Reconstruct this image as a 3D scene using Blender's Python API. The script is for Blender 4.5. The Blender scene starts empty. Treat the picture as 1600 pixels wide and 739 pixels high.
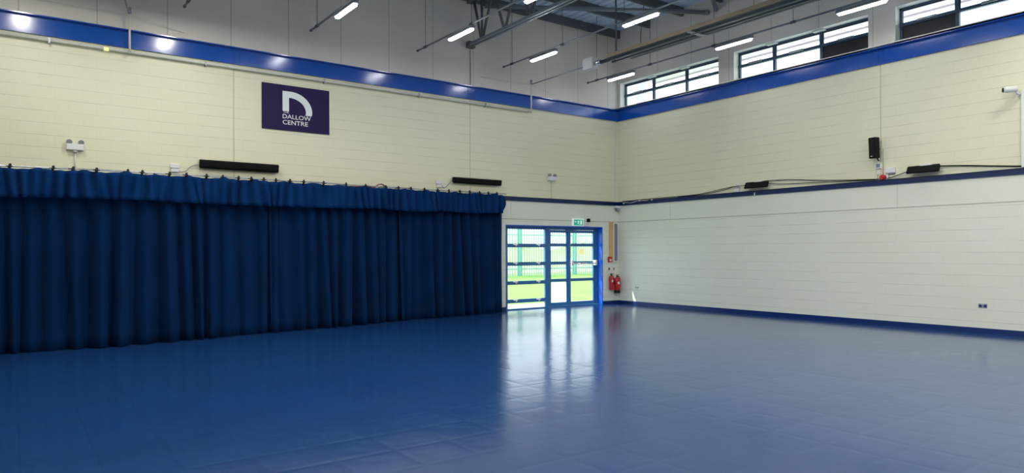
import bpy, math, random
from mathutils import Vector, Matrix
R_ = random.Random(7)
sc = bpy.context.scene
col = sc.collection
PI = math.pi

# ------------------------------------------------------------------ materials
def mat(name, color, rough=0.5, metal=0.0, spec=0.5, noise=0.0, nscale=8.0, bump=0.0, emit=None, estr=0.0, sheen=0.0):
    m = bpy.data.materials.new(name); m.use_nodes = True
    nt = m.node_tree; b = nt.nodes['Principled BSDF']
    b.inputs['Base Color'].default_value = (*color, 1)
    b.inputs['Roughness'].default_value = rough
    b.inputs['Metallic'].default_value = metal
    b.inputs['Specular IOR Level'].default_value = spec
    if sheen: b.inputs['Sheen Weight'].default_value = sheen
    if emit:
        b.inputs['Emission Color'].default_value = (*emit, 1); b.inputs['Emission Strength'].default_value = estr
    tc = nt.nodes.new('ShaderNodeTexCoord'); n = nt.nodes.new('ShaderNodeTexNoise')
    n.inputs['Scale'].default_value = nscale; n.inputs['Detail'].default_value = 4
    nt.links.new(tc.outputs['Object'], n.inputs['Vector'])
    if noise:
        mx = nt.nodes.new('ShaderNodeMix'); mx.data_type = 'RGBA'
        mx.inputs['A'].default_value = (*[c * (1 - noise) for c in color], 1)
        mx.inputs['B'].default_value = (*[min(1, c * (1 + noise)) for c in color], 1)
        nt.links.new(n.outputs['Fac'], mx.inputs['Factor']); nt.links.new(mx.outputs['Result'], b.inputs['Base Color'])
    if bump:
        bp = nt.nodes.new('ShaderNodeBump'); bp.inputs['Strength'].default_value = bump; bp.inputs['Distance'].default_value = 0.01
        nt.links.new(n.outputs['Fac'], bp.inputs['Height']); nt.links.new(bp.outputs['Normal'], b.inputs['Normal'])
    return m

class NB:                                                   # small node-graph helper
    def __init__(s, m): s.nt = m.node_tree; s.N = s.nt.nodes
    def link(s, a, b): s.nt.links.new(a, b)
    def m(s, op, a, b=None, c=None, clamp=False):
        n = s.N.new('ShaderNodeMath'); n.operation = op; n.use_clamp = clamp
        for i, v in enumerate((a, b, c)):
            if v is None: continue
            if isinstance(v, (int, float)): n.inputs[i].default_value = v
            else: s.link(v, n.inputs[i])
        return n.outputs[0]
    def mix(s, f, a, b):
        n = s.N.new('ShaderNodeMix'); n.data_type = 'RGBA'
        for k, v in (('Factor', f), ('A', a), ('B', b)):
            if isinstance(v, (int, float)): n.inputs[k].default_value = v
            elif isinstance(v, tuple): n.inputs[k].default_value = (*v, 1)
            else: s.link(v, n.inputs[k])
        return n.outputs['Result']
    def noise(s, vec, scale, detail=3):
        n = s.N.new('ShaderNodeTexNoise'); n.inputs['Scale'].default_value = scale; n.inputs['Detail'].default_value = detail
        s.link(vec, n.inputs['Vector']); return n.outputs['Fac']
    def line(s, x, pos, w):                                 # 1 inside |x-pos|<w
        return s.m('LESS_THAN', s.m('ABSOLUTE', s.m('SUBTRACT', x, pos)), w)

def wall_material(name, axis, seams, joints_hi, joints_lo):
    m = bpy.data.materials.new(name); m.use_nodes = True; g = NB(m)
    b = g.N['Principled BSDF']; tc = g.N.new('ShaderNodeTexCoord'); sp = g.N.new('ShaderNodeSeparateXYZ')
    g.link(tc.outputs['Object'], sp.inputs[0]); u = sp.outputs[axis]; z = sp.outputs['Z']
    cb = g.N.new('ShaderNodeCombineXYZ'); g.link(u, cb.inputs[0]); g.link(z, cb.inputs[1]); v = cb.outputs[0]
    br = g.N.new('ShaderNodeTexBrick'); br.inputs['Scale'].default_value = 1
    br.inputs['Brick Width'].default_value = 0.45; br.inputs['Row Height'].default_value = 0.225
    br.inputs['Mortar Size'].default_value = 0.007; br.inputs['Mortar Smooth'].default_value = 0.3; br.inputs['Bias'].default_value = 0
    g.link(v, br.inputs['Vector']); brick = br.outputs['Fac']
    fr = g.m('FRACT', g.m('DIVIDE', z, 0.225))
    dl = g.m('MINIMUM', fr, g.m('SUBTRACT', 1.0, fr))
    hl = g.m('LESS_THAN', dl, 0.026)
    n1 = g.noise(v, 1.7); n2 = g.noise(v, 0.35, 2); n3 = g.noise(v, 30)
    fade = g.m('SUBTRACT', g.m('MULTIPLY', n1, 4.0), 1.5, clamp=True)
    hl = g.m('MULTIPLY', hl, fade)
    jt = g.m('ADD', g.m('MULTIPLY', hl, 0.22), g.m('MULTIPLY', brick, 0.035), clamp=True)
    band = g.m('MULTIPLY', g.m('GREATER_THAN', z, 2.53), g.m('LESS_THAN', z, 3.1))     # smooth plaster band
    up = g.m('GREATER_THAN', z, 5.96)                                                  # clad area above the beam
    lo = g.m('LESS_THAN', z, 3.08)
    flat = g.m('MAXIMUM', band, up)
    jt = g.m('MULTIPLY', jt, g.m('SUBTRACT', 1.0, flat))
    sm = None
    for p in seams:
        l = g.line(u, p, 0.010); sm = l if sm is None else g.m('MAXIMUM', sm, l)
    sm = g.m('MULTIPLY', g.m('MULTIPLY', sm, up), 0.38)
    hi = None
    for p in joints_hi:
        l = g.line(u, p, 0.012); hi = l if hi is None else g.m('MAXIMUM', hi, l)
    hi = g.m('MULTIPLY', g.m('MULTIPLY', hi, 0.35), g.m('MULTIPLY', g.m('GREATER_THAN', z, 3.08), g.m('LESS_THAN', z, 5.96)))
    lw = None
    for p in joints_lo:
        l = g.line(u, p, 0.010); lw = l if lw is None else g.m('MAXIMUM', lw, l)
    lw = g.m('MULTIPLY', g.m('MULTIPLY', lw, 0.2), band)
    pl = g.m('MULTIPLY', g.line(z, 2.53, 0.012), 0.45)
    dark = g.m('MAXIMUM', g.m('MAXIMUM', g.m('MAXIMUM', jt, sm), g.m('MAXIMUM', hi, lw)), pl)
    cream = g.mix(n2, (0.76, 0.74, 0.53), (0.83, 0.84, 0.64))
    low = g.mix(n2, (0.76, 0.79, 0.68), (0.84, 0.88, 0.81))
    clad = g.mix(n2, (0.70, 0.67, 0.60), (0.78, 0.75, 0.67))
    c = g.mix(lo, cream, low); c = g.mix(up, c, clad)
    c = g.mix(g.m('MULTIPLY', n3, 0.10), c, (0.5, 0.5, 0.4))
    c = g.mix(dark, c, (0.10, 0.10, 0.08))
    g.link(c, b.inputs['Base Color'])
    b.inputs['Roughness'].default_value = 0.42
    h = g.m('SUBTRACT', g.m('MULTIPLY', n3, 0.15), g.m('MULTIPLY', jt, 2.0))
    bp = g.N.new('ShaderNodeBump'); bp.inputs['Strength'].default_value = 0.35; bp.inputs['Distance'].default_value = 0.01
    g.link(h, bp.inputs['Height']); g.link(bp.outputs['Normal'], b.inputs['Normal'])
    return m

def floor_material():
    m = bpy.data.materials.new('blue_vinyl_tiles'); m.use_nodes = True; g = NB(m)
    b = g.N['Principled BSDF']; tc = g.N.new('ShaderNodeTexCoord'); sp = g.N.new('ShaderNodeSeparateXYZ')
    P = tc.outputs['Object']; g.link(P, sp.inputs[0])
    def edge(c):
        f = g.m('FRACT', g.m('DIVIDE', g.m('ADD', c, 50.23), 0.5)); return g.m('MINIMUM', f, g.m('SUBTRACT', 1.0, f))
    ex, ey = edge(sp.outputs['X']), edge(sp.outputs['Y'])
    d = g.m('MINIMUM', ex, ey)
    jl = g.m('LESS_THAN', d, 0.012)
    cx = g.m('FLOOR', g.m('DIVIDE', g.m('ADD', sp.outputs['X'], 50.23), 0.5)); cy = g.m('FLOOR', g.m('DIVIDE', g.m('ADD', sp.outputs['Y'], 50.23), 0.5))
    cb = g.N.new('ShaderNodeCombineXYZ'); g.link(cx, cb.inputs[0]); g.link(cy, cb.inputs[1])
    wn = g.N.new('ShaderNodeTexWhiteNoise'); wn.noise_dimensions = '2D'; g.link(cb.outputs[0], wn.inputs['Vector'])
    n1 = g.noise(P, 2.2, 4); n2 = g.noise(P, 14, 4); n0 = g.noise(P, 0.25, 2)
    c = g.mix(n1, (0.006, 0.042, 0.165), (0.011, 0.060, 0.215))
    c = g.mix(g.m('MULTIPLY', wn.outputs['Value'], 0.35), c, (0.012, 0.040, 0.135))
    c = g.mix(g.m('MULTIPLY', n2, 0.22), c, (0.025, 0.07, 0.17))
    c = g.mix(g.m('MULTIPLY', jl, 0.45), c, (0.006, 0.03, 0.10))
    g.link(c, b.inputs['Base Color'])
    g.link(g.m('ADD', g.m('ADD', 0.10, g.m('MULTIPLY', n2, 0.07)), g.m('MULTIPLY', n0, 0.05)), b.inputs['Roughness'])
    b.inputs['Specular IOR Level'].default_value = 0.62
    dome = g.m('MINIMUM', g.m('MULTIPLY', d, 9.0), 1.0)                # each tile sits slightly proud of its joints
    fx = g.m('FRACT', g.m('DIVIDE', g.m('ADD', sp.outputs['X'], 50.23), 0.5)); fy = g.m('FRACT', g.m('DIVIDE', g.m('ADD', sp.outputs['Y'], 50.23), 0.5))
    wc = g.N.new('ShaderNodeSeparateXYZ'); g.link(wn.outputs['Color'], wc.inputs[0])
    tl = g.m('ADD', g.m('MULTIPLY', g.m('SUBTRACT', wc.outputs[0], .5), fx), g.m('MULTIPLY', g.m('SUBTRACT', wc.outputs[1], .5), fy))
    h = g.m('ADD', g.m('ADD', g.m('MULTIPLY', dome, 0.5), g.m('MULTIPLY', tl, 4.0)), g.m('MULTIPLY', g.noise(P, 3.0, 1), 2.2))
    bp = g.N.new('ShaderNodeBump'); bp.inputs['Strength'].default_value = 0.28; bp.inputs['Distance'].default_value = 0.004
    g.link(h, bp.inputs['Height']); g.link(bp.outputs['Normal'], b.inputs['Normal'])
    return m

def glass_material(name, tint=(1, 1, 1), frost=0.0):
    m = bpy.data.materials.new(name); m.use_nodes = True; g = NB(m)
    for n in list(g.N):
        if n.type != 'OUTPUT_MATERIAL': g.N.remove(n)
    out = [n for n in g.N if n.type == 'OUTPUT_MATERIAL'][0]
    t = g.N.new('ShaderNodeBsdfTransparent'); t.inputs[0].default_value = (*tint, 1)
    gl = g.N.new('ShaderNodeBsdfGlossy'); gl.inputs['Roughness'].default_value = 0.03
    lw = g.N.new('ShaderNodeLayerWeight'); lw.inputs[0].default_value = 0.5
    fz = g.m('ADD', g.m('MULTIPLY', g.m('POWER', lw.outputs['Facing'], 5.0), 0.5), 0.03)
    mx = g.N.new('ShaderNodeMixShader'); g.link(fz, mx.inputs[0]); g.link(t.outputs[0], mx.inputs[1]); g.link(gl.outputs[0], mx.inputs[2])
    o = mx.outputs[0]
    if frost:
        d = g.N.new('ShaderNodeBsdfTranslucent'); d.inputs[0].default_value = (0.95, 1, 0.95, 1)
        m2 = g.N.new('ShaderNodeMixShader'); m2.inputs[0].default_value = frost
        g.link(o, m2.inputs[1]); g.link(d.outputs[0], m2.inputs[2]); o = m2.outputs[0]
    g.link(o, out.inputs[0])
    return m

def deck_material():
    m = mat('profiled_steel_deck', (0.68, 0.78, 0.92), 0.45, 0.0, noise=0.1, nscale=2); return m

M = {}
M['wall_back'] = wall_material('painted_blockwork_back', 'X', [-15.16 + 1.228 * i for i in range(-2, 13)], [-11.43, -5.45, -0.12], [-4.12, -9.3])
M['wall_side'] = wall_material('painted_blockwork_side', 'Y', [-1.63, -2.87, -4.11, -5.36, -6.6, -7.85, -9.1, -10.35, -11.6], [-8.01], [-8.35, -2.1])
M['floor'] = floor_material()
M['beam'] = mat('gloss_blue_steel', (0.0, 0.078, 0.44), 0.17, 0, 0.9, noise=0.10, nscale=1.2, bump=0.25)
M['rail'] = mat('dark_blue_gloss_paint', (0.003, 0.018, 0.10), 0.25, 0, 0.5, noise=0.15)
M['skirt'] = mat('blue_skirting_paint', (0.004, 0.028, 0.15), 0.35, 0, 0.5, noise=0.1)
M['frame'] = mat('blue_aluminium_frame', (0.05, 0.18, 0.42), 0.35, 0.0, 0.5, noise=0.08)
M['reveal'] = mat('bright_blue_reveal_paint', (0.01, 0.11, 0.62), 0.3, 0, 0.5, noise=0.15, nscale=5)
M['winframe'] = mat('slate_blue_window_frame', (0.035, 0.075, 0.13), 0.4, 0, noise=0.05)
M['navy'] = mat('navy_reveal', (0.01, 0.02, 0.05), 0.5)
M['glass'] = glass_material('window_glass', (0.96, 0.99, 0.98))
M['frost'] = glass_material('hazy_glass', (0.96, 1, 0.96), 0.25)
M['black_panel'] = mat('black_infill_panel', (0.012, 0.014, 0.018), 0.55, noise=0.1)
M['white_paint'] = mat('white_gloss_paint', (0.82, 0.84, 0.80), 0.4, noise=0.04)
M['pipe'] = mat('cream_painted_pipe', (0.72, 0.73, 0.64), 0.4, noise=0.05)
M['plastic_w'] = mat('white_plastic', (0.78, 0.79, 0.80), 0.35, noise=0.03)
M['plastic_g'] = mat('grey_plastic', (0.30, 0.31, 0.33), 0.4, noise=0.05)
M['steel'] = mat('galvanised_steel', (0.42, 0.46, 0.50), 0.35, 0.7, noise=0.12)
M['dsteel'] = mat('dark_grey_painted_steel', (0.11, 0.125, 0.14), 0.45, 0.2, noise=0.15)
M['gsteel'] = mat('grey_painted_steel', (0.24, 0.28, 0.31), 0.4, 0.3, noise=0.1)
M['deck'] = deck_material()
M['wire'] = mat('thin_dark_wire', (0.10, 0.10, 0.10), 0.5)
M['black'] = mat('matt_black_metal', (0.006, 0.006, 0.007), 0.6, 0, 0.15, noise=0.1)
M['blackgl'] = mat('black_rubber', (0.010, 0.010, 0.012), 0.5, 0, 0.2)
M['chrome'] = mat('polished_chrome', (0.8, 0.82, 0.85), 0.18, 0.9)
M['purple'] = mat('deep_purple_sign_board', (0.020, 0.012, 0.075), 0.5, 0, 0.15, noise=0.1, nscale=2)
M['logo'] = mat('white_vinyl_lettering', (0.78, 0.84, 0.86), 0.4)
M['lamp'] = mat('glowing_diffuser', (0.9, 0.9, 0.9), 0.4, emit=(0.93, 0.95, 1.0), estr=34)
M['lamp_body'] = mat('grey_luminaire_body', (0.30, 0.31, 0.33), 0.4, noise=0.05)
M['tan'] = mat('tan_reflector_hood', (0.50, 0.40, 0.27), 0.4, noise=0.08, nscale=2)
M['underside'] = mat('dark_blue_grey_burner', (0.06, 0.08, 0.11), 0.35, 0.4, noise=0.15)
M['red'] = mat('fire_red_enamel', (0.55, 0.008, 0.02), 0.28, noise=0.08)
M['redp'] = mat('red_plastic', (0.50, 0.02, 0.03), 0.4)
M['green'] = mat('exit_sign_green', (0.0, 0.36, 0.26), 0.35, emit=(0.0, 0.45, 0.32), estr=0.35)
M['signwhite'] = mat('sign_white', (0.85, 0.9, 0.88), 0.4, emit=(0.8, 0.95, 0.9), estr=0.3)
M['wood'] = mat('pale_orange_wood', (0.68, 0.42, 0.20), 0.5, noise=0.15, nscale=6)
M['greyglass'] = mat('blue_grey_panel', (0.19, 0.25, 0.31), 0.25, noise=0.1)
M['copper'] = mat('brown_strap', (0.22, 0.07, 0.04), 0.5)
M['concrete'] = mat('pale_concrete_path', (0.72, 0.72, 0.68), 0.8, noise=0.08, nscale=3)
M['teal'] = mat('teal_green_paint', (0.05, 0.42, 0.36), 0.4, noise=0.1)
M['pale'] = mat('weathered_green_grey_pale', (0.36, 0.46, 0.44), 0.5, noise=0.1)
M['hedge'] = mat('yellow_green_foliage', (0.80, 0.78, 0.38), 0.8, noise=0.2, nscale=2.5)
M['brickout'] = mat('purple_grey_brickwork', (0.50, 0.48, 0.62), 0.8, noise=0.3, nscale=14)
M['soffit'] = mat('pale_roof_soffit', (0.60, 0.55, 0.62), 0.6, noise=0.05)
M['yellow'] = mat('yellow_sticker_glow', (0.85, 0.82, 0.35), 0.5, emit=(0.8, 0.8, 0.35), estr=.55)  # emission stands in for daylight shining through the sticker
M['label'] = mat('pale_printed_label', (0.75, 0.72, 0.70), 0.5)

def curtain_material(name, a, b_):
    m = bpy.data.materials.new(name); m.use_nodes = True; g = NB(m)
    b = g.N['Principled BSDF']; tc = g.N.new('ShaderNodeTexCoord'); P = tc.outputs['Object']
    n = g.noise(P, 1.4, 3); f = g.noise(P, 160, 2)
    c = g.mix(n, a, b_); c = g.mix(g.m('MULTIPLY', f, 0.25), c, tuple(x * 0.5 for x in a))
    g.link(c, b.inputs['Base Color']); b.inputs['Roughness'].default_value = 0.85; b.inputs['Specular IOR Level'].default_value = 0.08
    b.inputs['Sheen Weight'].default_value = 0.06; b.inputs['Sheen Tint'].default_value = (0.1, 0.3, 0.8, 1)
    bp = g.N.new('ShaderNodeBump'); bp.inputs['Strength'].default_value = 0.15; bp.inputs['Distance'].default_value = 0.004
    g.link(f, bp.inputs['Height']); g.link(bp.outputs['Normal'], b.inputs['Normal'])
    return m
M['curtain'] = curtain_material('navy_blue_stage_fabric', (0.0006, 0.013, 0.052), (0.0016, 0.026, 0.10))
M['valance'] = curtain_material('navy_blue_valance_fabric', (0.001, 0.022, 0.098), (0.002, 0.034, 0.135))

def grass_mat():
    m = bpy.data.materials.new('bright_mown_grass'); m.use_nodes = True; g = NB(m)
    b = g.N['Principled BSDF']; tc = g.N.new('ShaderNodeTexCoord'); P = tc.outputs['Object']
    n = g.noise(P, 0.8, 3); f = g.noise(P, 22, 4)
    c = g.mix(n, (0.15, 0.31, 0.045), (0.30, 0.46, 0.12)); c = g.mix(g.m('MULTIPLY', f, 0.6), c, (0.10, 0.26, 0.03))
    g.link(c, b.inputs['Base Color']); b.inputs['Roughness'].default_value = 0.9
    return m
M['grass'] = grass_mat()

# ------------------------------------------------------------------ mesh builder
class MB:
    def __init__(s): s.v = []; s.f = []; s.mi = []; s.sm = []
    def face(s, idx, mi=0, smooth=False): s.f.append(idx); s.mi.append(mi); s.sm.append(smooth)
    def box(s, x0, x1, y0, y1, z0, z1, mi=0):
        b = len(s.v)
        s.v += [(x, y, z) for z in (z0, z1) for y in (y0, y1) for x in (x0, x1)]
        for q in ((0, 2, 3, 1), (4, 5, 7, 6), (0, 1, 5, 4), (2, 6, 7, 3), (0, 4, 6, 2), (1, 3, 7, 5)): s.face([b + i for i in q], mi)
        return s
    def prism(s, pts, axis, a0, a1, mi=0, smooth=False):      # 2-D outline extruded along an axis ('x','y','z')
        b = len(s.v); n = len(pts)
        def P(p, a):
            return {'x': (a, p[0], p[1]), 'y': (p[0], a, p[1]), 'z': (p[0], p[1], a)}[axis]
        s.v += [P(p, a0) for p in pts] + [P(p, a1) for p in pts]
        s.face([b + i for i in range(n)], mi); s.face([b + n + i for i in reversed(range(n))], mi)
        for i in range(n):
            j = (i + 1) % n; s.face([b + i, b + n + i, b + n + j, b + j], mi, smooth)
        return s
    def tube(s, pts, r, seg=8, mi=0, cap=True):
        pts = [Vector(p) for p in pts]; n = len(pts); b = len(s.v)
        up = None
        for i, p in enumerate(pts):
            t = (pts[min(i + 1, n - 1)] - pts[max(i - 1, 0)]).normalized()
            if up is None:
                up = Vector((0, 0, 1)) if abs(t.z) < 0.9 else Vector((1, 0, 0))
            a = t.cross(up).normalized(); up2 = a.cross(t).normalized(); up = up2
            rr = r[i] if isinstance(r, (list, tuple)) else r
            for k in range(seg):
                w = 2 * PI * k / seg; q = p + a * math.cos(w) * rr + up2 * math.sin(w) * rr; s.v.append(tuple(q))
        for i in range(n - 1):
            for k in range(seg):
                k2 = (k + 1) % seg
                s.face([b + i * seg + k, b + i * seg + k2, b + (i + 1) * seg + k2, b + (i + 1) * seg + k], mi, True)
        if cap:
            s.face([b + k for k in reversed(range(seg))], mi); s.face([b + (n - 1) * seg + k for k in range(seg)], mi)
        return s
    def lathe(s, prof, c=(0, 0, 0), seg=20, mi=0):            # prof: (r,z)
        b = len(s.v)
        for r, z in prof:
            for k in range(seg):
                w = 2 * PI * k / seg; s.v.append((c[0] + r * math.cos(w), c[1] + r * math.sin(w), c[2] + z))
        for i in range(len(prof) - 1):
            for k in range(seg):
                k2 = (k + 1) % seg; s.face([b + i * seg + k, b + i * seg + k2, b + (i + 1) * seg + k2, b + (i + 1) * seg + k], mi, True)
        s.face([b + k for k in reversed(range(seg))], mi); s.face([b + (len(prof) - 1) * seg + k for k in range(seg)], mi)
        return s
    def rot(s, ax, ang, c=(0, 0, 0)):
        m = Matrix.Rotation(ang, 4, ax); c = Vector(c)
        s.v = [tuple(m @ (Vector(p) - c) + c) for p in s.v]; return s
    def build(s, name, ms, parent=None, bevel=0, org=None):
        me = bpy.data.meshes.new(name)
        o3 = Vector(org) if org else Vector((0, 0, 0))
        me.from_pydata([tuple(Vector(p) - o3) for p in s.v], [], s.f)
        for mm in (ms if isinstance(ms, list) else [ms]): me.materials.append(M[mm])
        for p, mi, sm in zip(me.polygons, s.mi, s.sm): p.material_index = mi; p.use_smooth = sm
        me.update()
        o = bpy.data.objects.new(name, me); col.objects.link(o); o.location = o3
        if parent: o.parent = parent
        if bevel:
            bv = o.modifiers.new('bevel', 'BEVEL'); bv.width = bevel; bv.segments = 2; bv.limit_method = 'ANGLE'
        return o

def tag(o, label=None, cat=None, group=None, kind=None):
    if label: o['label'] = label
    if cat: o['category'] = cat
    if group: o['group'] = group
    if kind: o['kind'] = kind
    return o
def thing(name, loc, label, cat, group=None):
    o = bpy.data.objects.new(name, None); o.empty_display_size = 0.1; col.objects.link(o); o.location = loc
    return tag(o, label, cat, group)
def part(mb, name, m, parent, bevel=0):        # mb in coordinates local to the parent
    return mb.build(name, m, parent, bevel)
def struct(o): o['kind'] = 'structure'; return o
def chaikin(p, n=2):
    for _ in range(n):
        q = [p[0]]
        for a, b in zip(p, p[1:]):
            a, b = Vector(a), Vector(b); q += [tuple(a * .75 + b * .25), tuple(a * .25 + b * .75)]
        q.append(p[-1]); p = q
    return p
def copy_tree(o, parent=None):
    c = o.copy(); col.objects.link(c)
    if parent: c.parent = parent
    for ch in [x for x in col.objects if x.parent == o]: copy_tree(ch, c)
    return c
def text_mesh(body, x0, x1, z0, z1, y, name, m, parent, depth=0.002, bold=0.0, flip=1):
    cu = bpy.data.curves.new('t', 'FONT'); cu.body = body; cu.size = 1; cu.offset = bold; cu.resolution_u = 3
    to = bpy.data.objects.new('t', cu); col.objects.link(to)
    dg = bpy.context.evaluated_depsgraph_get(); dg.update()
    me = bpy.data.meshes.new_from_object(to.evaluated_get(dg)); bpy.data.objects.remove(to)
    xs = [v.co.x for v in me.vertices]; ys = [v.co.y for v in me.vertices]
    a, b, c, d = min(xs), max(xs), min(ys), max(ys)
    for v in me.vertices:
        v.co = Vector((x0 + (v.co.x - a) / (b - a) * (x1 - x0), y, z0 + (v.co.y - c) / (d - c) * (z1 - z0)))
    me.materials.clear(); me.materials.append(M[m])
    o = bpy.data.objects.new(name, me); col.objects.link(o); o.parent = parent
    return o

# ------------------------------------------------------------------ room shell
XL, YF, ZR = -18.2, -18.0, 8.5
TH = 0.30
def grid_wall(us, zs, hole, mk):
    mb = MB()
    for i in range(len(us) - 1):
        for j in range(len(zs) - 1):
            if not hole((us[i] + us[i + 1]) / 2, (zs[j] + zs[j + 1]) / 2): mk(mb, us[i], us[i + 1], zs[j], zs[j + 1])
    return mb
DX0, DX1, DH = -4.31, -0.66, 2.35
mb = grid_wall([XL, DX0, DX1, TH], [0, DH, ZR + .3], lambda u, z: DX0 < u < DX1 and z < DH,
               lambda m, a, b, c, d: m.box(a, b, 0, TH, c, d))
struct(mb.build('wall_back', 'wall_back'))
WIN = [(-3.79, -0.10), (-7.76, -4.25), (-12.2, -8.31)]      # y ranges of the three high windows
WZ0, WZ1 = 6.04, 6.83
us = [YF] + sorted([w for a in WIN for w in a]) + [0]
mb = grid_wall(us, [0, WZ0, WZ1, ZR + .3], lambda u, z: WZ0 < z < WZ1 and any(a < u < b for a, b in WIN),
               lambda m, a, b, c, d: m.box(0, TH, a, b, c, d))
struct(mb.build('wall_right', 'wall_side'))
struct(MB().box(XL - .3, XL, YF - .3, TH, 0, ZR + .3).build('wall_left', 'wall_side'))
struct(MB().box(XL, TH, YF - .3, YF, 0, ZR + .3).build('wall_front', 'wall_back'))
struct(MB().box(XL, TH, YF, 0.299, -0.15, 0).build('floor', 'floor'))
# profiled roof deck, ribs running away from the back wall
mb = MB(); x = XL; outl = []
while x < TH:
    for dx, dz in ((0, 0), (.08, 0), (.10, -.05), (.23, -.05), (.25, 0)):
        outl.append((x + dx, ZR + dz))
    x += .25
outl2 = [p for i, p in enumerate(outl) if i == 0 or p[0] > outl[i - 1][0] + 1e-4]
b0 = 0
for i in range(len(outl2) - 1):
    (xa, za), (xb, zb) = outl2[i], outl2[i + 1]
    k = len(mb.v); mb.v += [(xa, YF, za), (xb, YF, zb), (xb, 0, zb), (xa, 0, za)]; mb.face([k, k + 1, k + 2, k + 3])
mb.box(XL, TH, YF, TH, ZR + .02, ZR + .2)
struct(mb.build('ceiling', 'deck'))
# window sills and white reveals are part of each window
def lining(mb, y0, y1):
    t = .012
    mb.box(0.001, .24, y0, y0 + t, WZ0, WZ1); mb.box(0.001, .24, y1 - t, y1, WZ0, WZ1)
    mb.box(0.001, .24, y0, y1, WZ1 - t, WZ1); mb.box(-0.10, .24, y0, y1, WZ0 - .005, WZ0 + .018)
mull = [[-1.30, -2.54], [-5.31, -6.55], [-9.44, -10.7]]
for i, (y0, y1) in enumerate(WIN):
    w = struct(thing('window_%d' % (i + 1), (0, 0, 0), None, None))
    lm = MB(); lining(lm, y0, y1); part(lm, 'reveal_lining', 'white_paint', w)
    fm = MB(); xf0, xf1 = .20, .26; fw = .055
    zt = 6.45
    fm.box(xf0, xf1, y0, y1, WZ1 - .055, WZ1 - .012); fm.box(xf0, xf1, y0, y1, WZ0 + .018, WZ0 + .04)
    fm.box(xf0, xf1, y0 + .012, y0 + .012 + fw, WZ0, WZ1); fm.box(xf0, xf1, y1 - .012 - fw, y1 - .012, WZ0, WZ1)
    fm.box(xf0 - .02, xf1, y0, y1, zt - .03, zt + .04)
    for mm in mull[i]: fm.box(xf0 - .01, xf1, mm - .035, mm + .035, WZ0, WZ1)
    part(fm, 'window_frame', 'winframe', w)
    ed = [y1] + mull[i] + [y0]
    for k in range(3):
        a, b = ed[k + 1] + .03, ed[k] - .03
        part(MB().box(.232, .238, a, b, zt + .03, WZ1 - .05), 'pane', 'glass', w)
        blk = (i == 1 and k == 2) or (i == 2 and k == 0)
        part(MB().box(.228, .238, a, b, WZ0 + .02, zt - .03), 'infill_panel' if blk else 'pane', 'black_panel' if blk else 'glass', w)
        # navy vent frame and catch on each opening light
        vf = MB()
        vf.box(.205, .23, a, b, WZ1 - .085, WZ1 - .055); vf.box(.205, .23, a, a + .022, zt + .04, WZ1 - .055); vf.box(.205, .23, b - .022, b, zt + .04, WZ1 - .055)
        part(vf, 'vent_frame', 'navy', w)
        c = (a + b) / 2
        part(MB().box(.14, .20, c - .19, c + .19, zt + .0, zt + .045), 'window_catch', 'steel', w, .005)
        if k < 2:
            part(MB().box(.06, .22, ed[k + 1] - .12, ed[k + 1] + .16, WZ1 - .045, WZ1 - .018), 'window_opener', 'plastic_w', w, .004)
# sill strip running along the top of the beam
struct(MB().box(-.115, 0.0, YF, -.0, 6.035, 6.055).build('trim_5', 'white_paint'))

# blue perimeter beams (rolled steel section: web, deep top flange shading the web, bottom flange)
def beam(name, axis):
    mb = MB(); z0, z1 = 5.655, 6.005
    prof = [(-.015, z0 + .018), (-.04, z0 + .018), (-.04, z0), (.0, z0), (.0, z1), (-.105, z1), (-.105, z1 - .02), (-.015, z1 - .02)]
    if axis == 'x':
        mb.prism([(p[0], p[1]) for p in prof], 'x', XL, -.0)
        for sx in (-5.40, -5.30, -5.52, -11.3, -11.42): 
            for k in range(5): mb.box(sx - .012, sx + .012, -.028, -.01, z0 + .06 + k * .055, z0 + .08 + k * .055)
    else:
        mb.prism(prof, 'y', YF, -.016)
        for sy in (-7.97, -8.08):
            for k in range(5): mb.box(-.028, -.01, sy - .012, sy + .012, z0 + .06 + k * .055, z0 + .08 + k * .055)
    return struct(mb.build(name, 'beam'))
beam('trim_1', 'x'); beam('trim_2', 'y')
# dado-height blue rail with a small ledge
def rail(name, axis):
    prof = [(0, 3.035), (-.03, 3.035), (-.03, 3.14), (-.05, 3.14), (-.05, 3.15), (0, 3.15)]
    mb = MB().prism(prof, axis, XL if axis == 'x' else YF, 0 if axis == 'x' else -.05)
    return struct(mb.build(name, 'rail'))
rail('trim_3', 'x'); rail('trim_4', 'y')
mb = MB().box(XL, DX0, -.018, 0, 0, .105); mb.box(DX1, 0, -.018, 0, 0, .105)
struct(mb.build('baseboard_back', 'skirt'))
struct(MB().box(-.018, 0, YF, -.018, 0, .105).build('baseboard_right', 'skirt'))
struct(MB().box(XL, XL + .018, YF, 0, 0, .105).build('baseboard_left', 'skirt'))

# ------------------------------------------------------------------ glazed door screen
d = struct(thing('door_1', (0, 0, 0), None, None))
ya, yb = .24, .30
fm = MB()
fm.box(DX0, -.69, ya - .02, yb, DH - .085, DH)                # head
fm.box(DX0, -.69, 0.10, yb, 0, .03)                           # threshold
fm.box(-2.72, -2.56, ya, yb, 0.03, DH - .08)                    # mullion between louvred side and doors
fm.box(DX0, -4.07, ya, yb, 0.03, DH - .08)
fm.box(-.765, -.69, ya - .02, yb, 0.03, DH - .08)
part(fm, 'door_frame', 'frame', d)
part(MB().box(-.69, -.662, 0, yb, 0, DH), 'side_reveal', 'reveal', d)
part(MB().box(DX0, -.69, -.004, yb, DH - .004, DH + .02), 'head_lining', 'reveal', d)
part(MB().box(DX0, DX0 + .02, 0, yb, 0, DH), 'side_lining', 'frame', d)
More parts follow.
